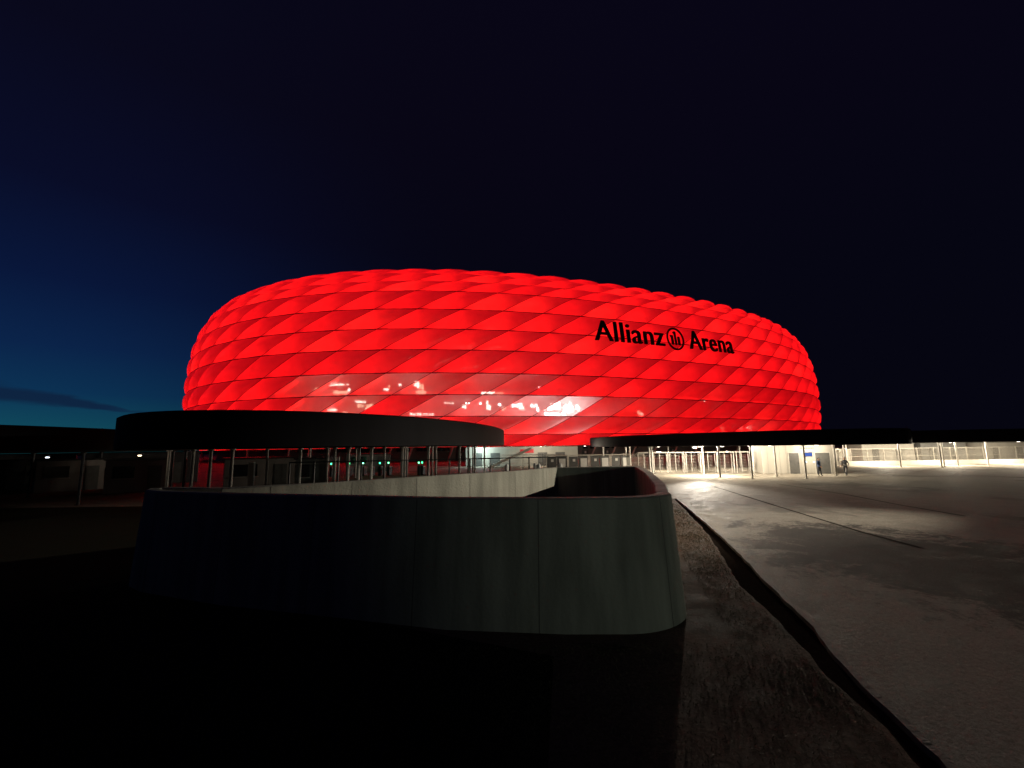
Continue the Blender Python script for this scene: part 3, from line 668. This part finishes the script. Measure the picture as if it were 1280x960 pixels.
# ---------------------------------------------------------------- fences, turnstiles and gates
def fence_panel():
    root = empty('fence_panel'); wd, h = 2.5, 2.2
    for x in (-wd / 2 + .04,):
        mb = MB(); mb.box((x, 0, h / 2 + .05), (.08, .08, h + .1), ch=.008); mb.build('post', M['fence_pale'], root)
    mb = MB(); mb.box((0, 0, h), (wd, .05, .06)); mb.build('top_rail', M['fence_pale'], root)
    mb = MB(); mb.box((0, 0, .15), (wd, .05, .06)); mb.box((0, 0, h * .5), (wd, .04, .04))
    for i in range(19): x = -wd / 2 + .17 + i * (wd - .26) / 18; mb.tube((x, 0, .15), (x, 0, h), .014, 6, caps=False)
    mb.build('bars', M['fence_pale'], root); return root
def turnstile():
    root = empty('turnstile'); h = 2.25
    mb = MB()
    for x in (-.75, .75):
        for y in (-.6, .6): mb.box((x, y, h / 2), (.08, .08, h), ch=.008)
    mb.build('frame', M['steel_light'], root)
    mb = MB(); mb.box((0, 0, h + .06), (1.65, 1.35, .12), ch=.015); mb.build('canopy_plate', M['steel_light'], root)
    mb = MB(); mb.tube((-.1, 0, .05), (-.1, 0, h), .05, 10)
    for z in np.arange(.25, 2.1, .17):
        for q in range(3): a = q * 2.094 + .4; mb.tube((-.1, 0, z), (-.1 + .58 * math.cos(a), .58 * math.sin(a), z), .016, 6)
    mb.build('rotor', M['steel_light'], root)
    mb = MB(); mb.box((.72, -.3, .95), (.22, .5, .5), ch=.02); mb.build('reader', M['panel_grey'], root)
    mb = MB()
    for z in np.arange(.25, 2.1, .17): mb.tube((.75, -.6, z), (.75, .6, z), .014, 6)
    mb.build('side_bars', M['fence_pale'], root); return root
def spread(a, b, n): return [(a[0] + (b[0] - a[0]) * (i + .5) / n, a[1] + (b[1] - a[1]) * (i + .5) / n) for i in range(n)]
fp = fence_panel(); used = [False]
runs = [((33.8, 52.5), (49, 66), 8, 'pale steel fence panel between the ticket building and the far right canopy'), ((49.2, 66.2), (79, 67), 12, 'pale steel fence panel under the far right canopy'),
        ((13.0, 55.2), (16.2, 54.6), 1, 'pale steel fence panel at the left end of the turnstile row'), ((-22, 58), (-30, 62), 3, 'dark standing fence panel beyond the left canopy'), ((-1.5, 58), (6.4, 57), 3, 'steel fence panel before the lit stair under the stadium')]
for a, b, n_, lb in runs:
    ang = math.atan2(b[1] - a[1], b[0] - a[0])
    for p in spread(a, b, n_):
        c = fp if not used[0] else copy_tree(fp); used[0] = True
        c.location = (p[0], p[1], 0); c.rotation_euler = (0, 0, ang); tag(c, lb, 'fence', 'steel fence panels: ' + lb)
ts = turnstile(); used = [False]
def place_ts(pts, ang, lb):
    for p in pts:
        c = ts if not used[0] else copy_tree(ts); used[0] = True; c.location = (p[0], p[1], 0); c.rotation_euler = (0, 0, ang); tag(c, lb, 'turnstile', 'turnstiles: ' + lb)
place_ts(spread((14.8, 54.2), (26.8, 51.2), 7), -.24, 'full height steel turnstile in the lit row left of the ticket building')
place_ts(spread((36.2, 55.3), (47.2, 65.0), 4), .72, 'full height steel turnstile in front of the fence right of the ticket building')
# turnstiles under the left canopy carry green or white signal lamps
green = emitter('signal_green', (.05, 1, .35), 5); whitel = emitter('signal_white', (.8, .95, 1), 5)
def sig_ts(): 
    root = empty('signal_turnstile'); mb = MB(); mb.box((0, 0, .55), (.3, 1.3, 1.1), ch=.03); mb.build('cabinet', M['steel_dark'], root)
    mb = MB(); mb.box((0, -.5, 1.3), (.08, .08, .45)); mb.build('signal_post', M['steel_dark'], root)
    mb = MB()
    for q in range(3): a = q * 2.094; mb.tube((.15, 0, .9), (.15 + .5 * abs(math.cos(a)), .25 * math.sin(a), .9 - .4 * abs(math.sin(a))), .02, 8)
    mb.build('arms', M['steel_light'], root); return root
sg = sig_ts(); first = True
for j, (u, colr) in enumerate([(418, 'green'), (440, 'green'), (457, 'white'), (466.5, 'green'), (477.5, 'green'), (488, 'white'), (525, 'white'), (529, 'green')]):
    d = 55 + (j % 3) * .4; c = sg if first else copy_tree(sg); first = False; c.location = ((u - 640) / 560 * d * 1.0, d, 0)
    mb = MB(); mb.box((0, -.56, 1.5), (.17, .05, .17) if colr == 'green' else (.12, .05, .14), ch=.01); mb.build('signal_lamp', green if colr == 'green' else whitel, c)
    sp_ = ['green signal lamp, first from the left end of the row', 'green signal lamp, second from the left end of the row', 'small white signal lamp between two green ones', 'bright green signal lamp just right of the first white one', 'green signal lamp just left of the second white one',
           'white signal lamp right of the close pair of green ones', 'bright bluish white signal lamp near the right end of the row', 'green signal lamp, last at the right end of the row'][j]
    tag(c, 'low turnstile with ' + sp_, 'turnstile', 'signal turnstiles under the left canopy')
# entrance gate leaves with notices, left of the turnstiles
def gate_door():
    root = empty('entrance_gate'); mb = MB()
    for x in (-1.15, 1.15): mb.box((x, 0, 1.1), (.1, .12, 2.2), ch=.01)
    mb.box((0, 0, 2.2), (2.4, .14, .12), ch=.01); mb.build('frame', M['fence_pale'], root)
    mb = MB(); mb.box((-.55, 0, 1.05), (1.0, .05, 2.0)); mb.build('leaf', M['door_grey'], root)
    mb = MB(); mb.box((.55, 0, 1.05), (1.0, .05, 2.0)); mb.build('leaf', M['door_grey'], root)
    mb = MB(); mb.box((.62, -.05, 1.25), (.75, .03, 1.2)); mb.build('notice', M['poster'], root)
    mb = MB(); mb.box((-.5, -.05, 1.65), (.28, .03, .28)); mb.build('notice', M['poster'], root); return root
gd = gate_door()
for j, p in enumerate(spread((3.6, 50.2), (13.4, 51.6), 4)):
    c = gd if j == 0 else copy_tree(gd); c.location = (p[0], p[1], 0); c.rotation_euler = (0, 0, .12)
    tag(c, ['grey double gate with white notices, first from the left behind the rear parapet', 'grey double gate with white notices, second from the left behind the rear parapet', 'grey double gate with white notices, third from the left behind the rear parapet', 'grey double gate with white notices next to the slim canopy columns'][j], 'gate', 'grey double gates with notices')
# dark railing beyond the long parapet
rl = empty('railing', (-6, 27, 0)); tag(rl, 'tall dark railing with thin posts running behind the pale long parapet', 'railing')
ra, rb = Vector((-11.5, 23.4, 0)), Vector((3.2, 27.4, 0)); n_ = 13
for i in range(n_ + 1):
    p = ra.lerp(rb, i / n_) - Vector((-6, 27, 0)); mb = MB(); mb.box((p.x, p.y, 1.33), (.07, .07, 2.66), ch=.008); mb.build('post', M['steel_dark'], rl)
for z in (2.62, 1.5):
    mb = MB(); mb.tube(ra - Vector((-6, 27, -z)), rb - Vector((-6, 27, -z)), .03, 8); mb.build('rail', M['steel_dark'], rl)
# low concrete wall under the far right canopy
lw = MB(); lw.box((0, 0, .3), (34, .35, .6), .02, ch=.03); o = lw.build('low_wall', M['panel_white']); o.location = (62, 62.5, 0); tag(o, 'long low pale wall under the far right canopy before the fence', 'wall')
for i, (x, y, wd, m, lb) in enumerate([(57.5, 71, 8, 'panel_white', 'pale service cabin behind the fence at far right, left of the grey one'), (66.5, 71.5, 7, 'panel_grey', 'grey service cabin behind the fence at far right'), (76, 71, 8, 'panel_white', 'pale service cabin at the right picture edge')]):
    root = empty('service_cabin', (x, y, 0)); tag(root, lb, 'cabin', 'service cabins behind the right fence')
    mb = MB(); mb.box((0, 0, 1.4), (wd, 3, 2.8), ch=.04); mb.build('wall', M[m], root)
    mb = MB(); mb.box((0, 0, 2.86), (wd + .2, 3.2, .12), ch=.03); mb.build('roof', M['panel_grey'], root)
    for q in (-.25, .2):
        mb = MB(); mb.box((q * wd, -1.52, 1.05), (.95, .06, 2.1)); mb.build('door', M['door_grey'], root)

# ---------------------------------------------------------------- white ticket building
tb = empty('ticket_building', (30.6, 49.9, 0), -.22); tag(tb, 'white ticket building with blue screen and grey doors behind the two people', 'building')
mb = MB(); mb.box((0, 0, 1.5), (6.9, 3.2, 3.0), ch=.03); mb.build('wall', M['panel_white'], tb)
for x, wd in ((-.35, .95), (2.35, 1.35)):
    mb = MB(); mb.box((x, -1.61, 1.08), (wd, .06, 2.16)); dd = mb.build('door', M['door_grey'], tb)
    mb = MB(); mb.box((x, -1.62, 2.2), (wd + .16, .09, .08)); [mb.box((x + s_ * (wd / 2 + .04), -1.62, 1.1), (.08, .09, 2.2)) for s_ in (-1, 1)]; mb.build('door_frame', M['steel_light'], dd)
    mb = MB(); mb.tube((x + wd * .36, -1.67, 1.0), (x + wd * .36, -1.67, 1.2), .02, 8); mb.build('handle', M['steel_dark'], dd)
mb = MB(); mb.box((1.0, -1.63, 2.0), (.85, .07, .42), ch=.01); sc_ = mb.build('screen', M['steel_dark'], tb)
mb = MB(); mb.box((1.0, -1.67, 2.0), (.79, .01, .36)); mb.build('display', emitter('screen_blue', (.08, .16, .55), 1.0), sc_)
mb = MB()
for q in range(9): mb.box((.35 + q * .15, -1.625, 2.66), (.1, .03, .11))
mb.build('door_lettering', M['steel_dark'], tb)
for x in (.75, 1.55):
    mb = MB(); mb.box((x, -1.63, 1.22), (.2, .05, .1)); mb.build('reader_light', emitter('reader_white', (.6, .8, 1), 3), tb)
mb = MB()
for x in (-2.9, -1.7, -1.05): mb.box((x, -1.603, 1.5), (.02, .01, 2.9))
mb.build('panel_joint', M['panel_grey'], tb)

# ---------------------------------------------------------------- kiosks under the left canopies
M['kiosk_wall'] = mat('kiosk_wall', (.30, .27, .25), .6, var=.15, scale=1.3, streak=True)
def kiosk(loc, rz, wd, dp, h, label, m='kiosk_wall'):
    root = empty('kiosk', loc, rz); tag(root, label, 'kiosk', 'kiosks under the left canopies')
    mb = MB(); mb.box((0, 0, h / 2), (wd, dp, h), ch=.04); mb.build('wall', M[m], root)
    mb = MB(); mb.box((0, 0, h + .06), (wd + .3, dp + .3, .12), ch=.03); mb.build('roof', M['steel_dark'], root)
    mb = MB(); mb.box((-wd * .22, -dp / 2 - .02, 1.65), (wd * .34, .06, .95)); wn = mb.build('window', M['glass_dark'], root)
    mb = MB(); mb.box((-wd * .22, -dp / 2 - .12, 1.12), (wd * .38, .3, .05)); mb.build('counter', M['steel_light'], root)
    mb = MB(); mb.box((wd * .28, -dp / 2 - .02, 1.05), (.9, .06, 2.1)); d_ = mb.build('door', M['door_grey'], root)
    for s_ in (-1, 1):   # side windows
        mb = MB(); mb.box((s_ * (wd / 2 + .02), 0, 1.6), (.06, dp * .5, .9)); mb.build('side_window', M['glass_dark'], root)
    return root
kiosk((-21.6, 39.0, 0), .5, 5.2, 3.2, 2.55, 'white walled kiosk with red glow between the columns of the big left canopy')
kiosk((-16.2, 36.5, 0), .4, 2.2, 2.4, 2.5, 'narrow grey kiosk right of the white one under the big left canopy', 'panel_grey')
kiosk((-49, 41.5, 0), .75, 13, 3.2, 3.05, 'added long dark kiosk-shaped screen at the left picture edge under the far left canopy', 'steel_dark')  # dark block added to cover the red-lit ground at far left
kiosk((-38.5, 47.5, 0), .7, 9, 3.0, 3.05, 'added long dark kiosk-shaped screen behind the pale ones under the far left canopy', 'steel_dark')  # second added block, closes the lit gap under the canopy
kiosk((-39.5, 40.5, 0), .9, 4.5, 3.2, 2.6, 'pale kiosk standing alone under the far left canopy')
kiosk((-31.8, 38.5, 0), .7, 4.0, 3.0, 2.6, 'pale kiosk left of the warm hanging lamp')
kiosk((-21, 66, 0), .3, 6.0, 3.0, 2.4, 'wide kiosk deep under the big left canopy behind the turnstile lamps', 'panel_grey')
# bright narrow cabinet beside the kiosk
cb = empty('cabinet', (-20.0, 34.8, 0), .3); tag(cb, 'narrow tall pale cabinet beside the white kiosk', 'cabinet')
mb = MB(); mb.box((0, 0, 1.2), (.42, .4, 2.4), ch=.03); mb.build('case', M['white_paint'], cb); mb = MB(); mb.box((0, -.21, 1.25), (.34, .02, 2.1)); mb.build('door', M['panel_white'], cb)

# ---------------------------------------------------------------- lit stair and entrance wall under the stadium
st = empty('stair', (-.6, 72, 0), .05); tag(st, 'broad straight stair with pale stringer rising under the stadium edge', 'stairs')
mb = MB()
for i in range(16): mb.box((-3.2 + i * .42, 0, .09 + i * .18), (.44, 3, .18))
mb.build('steps', M['concrete'], st)
mb = MB(); mb.add([(-3.6, -1.55, 0), (-2.9, -1.55, 0), (3.4, -1.55, 2.75), (3.4, -1.55, 3.1), (3.2, -1.55, 3.1)], [(0, 1, 2, 3, 4)]); mb.add([(-3.6, -1.65, 0), (-2.9, -1.65, 0), (3.4, -1.65, 2.75), (3.4, -1.65, 3.1), (3.2, -1.65, 3.1)], [(4, 3, 2, 1, 0)])
mb.build('stringer', M['panel_white'], st)
ew = empty('entrance_wall', (1.5, 77, 0), .0); tag(ew, 'pale entrance wall with red sign under the stadium edge above the stair well', 'wall')
mb = MB(); mb.box((0, 0, 1.6), (19, .3, 3.2), ch=.03); mb.build('wall', M['panel_white'], ew)
mb = MB(); mb.box((.9, -.2, 2.45), (2.3, .08, .6), ch=.01); mb.build('sign', M['sign_red'], ew)
for x in (-7.5, -4.5, 3.5, 6.5):
    mb = MB(); mb.box((x, -.17, 1.1), (1.6, .06, 2.2)); mb.build('door', M['door_grey'], ew)
u = lamp_unit(3.2, 700, (.75, 1, .95)); u.location = (-5.2, 74.5, 3.25); tag(u, 'cold ceiling light over the entrance wall left of the red sign', 'lamp', 'ceiling lights under the canopies')
u = lamp_unit(3.2, 500, WARM); u.location = (4.5, 73.0, 3.25); tag(u, 'warm ceiling light over the entrance wall right of the red sign', 'lamp', 'ceiling lights under the canopies')
u = lamp_unit(3.2, 500, WARM); u.location = (10.5, 66.0, 3.25); tag(u, 'warm ceiling light behind the grey double gates', 'lamp', 'ceiling lights under the canopies')
# bins and bollards seen over the parapet
for j, (u_, lb) in enumerate([(632, 'slim pale bollard left of the pair behind the parapet'), (667, 'slim pale bollard, left one of the pair behind the parapet'), (671.5, 'slim pale bollard, right one of the pair behind the parapet'), (698, 'slim pale bollard at the corner of the rear parapet')]):
    d = 24.5; mb = MB(); mb.tube((0, 0, 0), (0, 0, 2.28), .11, 14, .10); mb.tube((0, 0, 2.28), (0, 0, 2.36), .10, 14, .05); o = mb.build('bollard', M['white_paint']); o.location = ((u_ - 640) / 560 * d, d, 0); tag(o, lb, 'bollard', 'pale bollards behind the parapet')

# ---------------------------------------------------------------- the two people
M['skin'] = mat('skin', (.45, .27, .19), .6)
M['hair'] = mat('hair', (.03, .022, .018), .7)
M['shoe'] = mat('shoe', (.02, .02, .02), .5)
M['band'] = mat('reflective_band', (.5, .5, .48), .5)
def person(loc, rz, label, jacket, trousers, joints, stripe=None):
    root = empty('person', loc, rz); tag(root, label, 'person')
    J = joints; names = list(J); idx = {n: i for i, n in enumerate(names)}
    E_ = [('pelvis', 'belly'), ('belly', 'chest'), ('chest', 'neck'), ('neck', 'head0'), ('head0', 'head1'), ('head1', 'crown')]
    for s_ in 'LR': E_ += [('pelvis', 'hip' + s_), ('hip' + s_, 'knee' + s_), ('knee' + s_, 'ankle' + s_), ('ankle' + s_, 'toe' + s_), ('chest', 'sho' + s_), ('sho' + s_, 'elb' + s_), ('elb' + s_, 'wri' + s_), ('wri' + s_, 'palm' + s_)]
    P = [Vector(J[n][0]) for n in names]; Rd = [J[n][1] for n in names]; ED_ = [(idx[a], idx[b]) for a, b in E_]
    for s_, sg_ in (('L', 1), ('R', -1)):
        pl = Vector(J['palm' + s_][0]); d = (pl - Vector(J['wri' + s_][0])).normalized(); side = Vector((0, 1, 0))
        for q, (off, ln) in enumerate([(-.033, .06), (-.011, .07), (.011, .066), (.033, .05)]):
            b0 = len(P); P += [pl + side * off + d * .03, pl + side * off + d * (.03 + ln * .6), pl + side * off * .9 + d * (.03 + ln) + Vector((-sg_ * .015, 0, 0))]; Rd += [.011, .01, .008]; ED_ += [(idx['palm' + s_], b0), (b0, b0 + 1), (b0 + 1, b0 + 2)]
        b0 = len(P); w0 = pl - d * .03; P += [w0 - side * .045 + d * .01, w0 - side * .06 + d * .05]; Rd += [.012, .009]; ED_ += [(idx['palm' + s_], b0), (b0, b0 + 1)]
    me = bpy.data.meshes.new('body'); me.from_pydata([tuple(p) for p in P], ED_, []); o = bpy.data.objects.new('body', me); COL.objects.link(o)
    md = o.modifiers.new('s', 'SKIN'); md.use_smooth_shade = True
    for v, r_ in zip(me.skin_vertices[0].data, Rd): v.radius = (r_, r_); v.use_root = False
    me.skin_vertices[0].data[0].use_root = True
    sb = o.modifiers.new('d', 'SUBSURF'); sb.levels = 1; sb.render_levels = 1
    bpy.context.view_layer.update(); m2 = bpy.data.meshes.new_from_object(o.evaluated_get(bpy.context.evaluated_depsgraph_get())); bpy.data.objects.remove(o)
    m2.materials.clear()
    for k_ in (M['skin'], jacket, trousers, M['shoe']): m2.materials.append(k_)
    zn = J['neck'][0][2]; zp = J['pelvis'][0][2]
    for p_ in m2.polygons:
        c = p_.center; dh = min((c - Vector(J['palm' + s_][0])).length for s_ in 'LR')
        p_.material_index = 0 if (c.z > zn + .015 or dh < .12) else (3 if c.z < .09 else (2 if c.z < zp - .04 and abs(c.y) < .5 and not min((c - Vector(J['wri' + s_][0])).length for s_ in 'LR') < .16 else 1)); p_.use_smooth = True
    b = bpy.data.objects.new('body', m2); COL.objects.link(b); b.parent = root
    hx, hy, hz = J['head1'][0]
    bm = bmesh.new(); bmesh.ops.create_uvsphere(bm, u_segments=14, v_segments=10, radius=.107)
    bmesh.ops.delete(bm, geom=[v for v in bm.verts if v.co.z < -.02 and v.co.y < .03 or v.co.y < -.075 and v.co.z < .05], context='VERTS')
    for v in bm.verts: v.co += Vector((hx, hy + .02, hz + .015))
    mm = bpy.data.meshes.new('hair'); bm.to_mesh(mm); bm.free(); mm.materials.append(M['hair']); h_ = bpy.data.objects.new('hair', mm); COL.objects.link(h_); h_.parent = root
    fb = MB(); fb.tube((hx, hy - .095, hz - .0), (hx, hy - .125, hz - .03), .012, 8, .018); [fb.tube((hx + e * .035, hy - .09, hz + .012), (hx + e * .035, hy - .1, hz + .012), .011, 8, m=1) for e in (-1, 1)]
    fb.box((hx, hy - .092, hz - .06), (.045, .012, .01), m=1); [fb.tube((hx + e * .085, hy, hz), (hx + e * .105, hy, hz), .025, 8, .02) for e in (-1, 1)]
    fb.build('face', [M['skin'], M['hair']], root)
    if stripe:
        for z0, r0, rx in stripe:
            sb_ = MB(); n_ = 20; V = []
            for z in (z0, z0 + .045): V += [(rx * math.cos(2 * math.pi * q / n_), r0 * math.sin(2 * math.pi * q / n_), z) for q in range(n_)]
            sb_.add(V, [(q, (q + 1) % n_, n_ + (q + 1) % n_, n_ + q) for q in range(n_)]); sb_.build('reflective_band', M['band'], root)
    return root
def pose(step, arm, lean=0.):
    s = step; J = {'pelvis': ((0, 0, .93), .135), 'belly': ((0, -lean * .3, 1.1), .14), 'chest': ((0, -lean * .7, 1.32), .155), 'neck': ((0, -lean, 1.5), .058), 'head0': ((0, -lean - .01, 1.57), .075), 'head1': ((0, -lean - .02, 1.65), .098), 'crown': ((0, -lean - .01, 1.73), .07)}
    for n_, sx, f in (('L', .1, 1), ('R', -.1, -1)):
        J['hip' + n_] = ((sx, 0, .86), .1); J['knee' + n_] = ((sx * 1.05, -.10 * s * f - .03 * s, .48), .066); J['ankle' + n_] = ((sx * 1.05, -.24 * s * f if f > 0 else .26 * s, .09), .045); J['toe' + n_] = ((sx * 1.15, (-.24 * s * f if f > 0 else .26 * s) - .15, .045), .038)
        J['sho' + n_] = ((sx * 1.85, -lean * .8, 1.41), .068); J['elb' + n_] = ((sx * 2.5, .05 + arm * f * .12, 1.14), .05); J['wri' + n_] = ((sx * 2.4, -.10 + arm * f * .2 - (.12 if f < 0 else 0), .93), .035); J['palm' + n_] = ((sx * 2.35, -.14 + arm * f * .22 - (.12 if f < 0 else 0), .86), .032)
    return J
person((29.94, 44.6, 0), .5, 'person in blue jacket and dark trousers standing by the ticket building door', mat('blue_jacket', (.045, .085, .22), .8), mat('dark_trousers', (.02, .022, .03), .8), pose(.35, .2))
person((32.55, 44.65, 0), -.9, 'person in dark jacket with white band, walking past the right column', mat('dark_jacket', (.03, .03, .035), .8), mat('navy_trousers', (.03, .03, .035), .8), pose(1.0, 1.0, .04), stripe=[(1.0, .175, .19)])
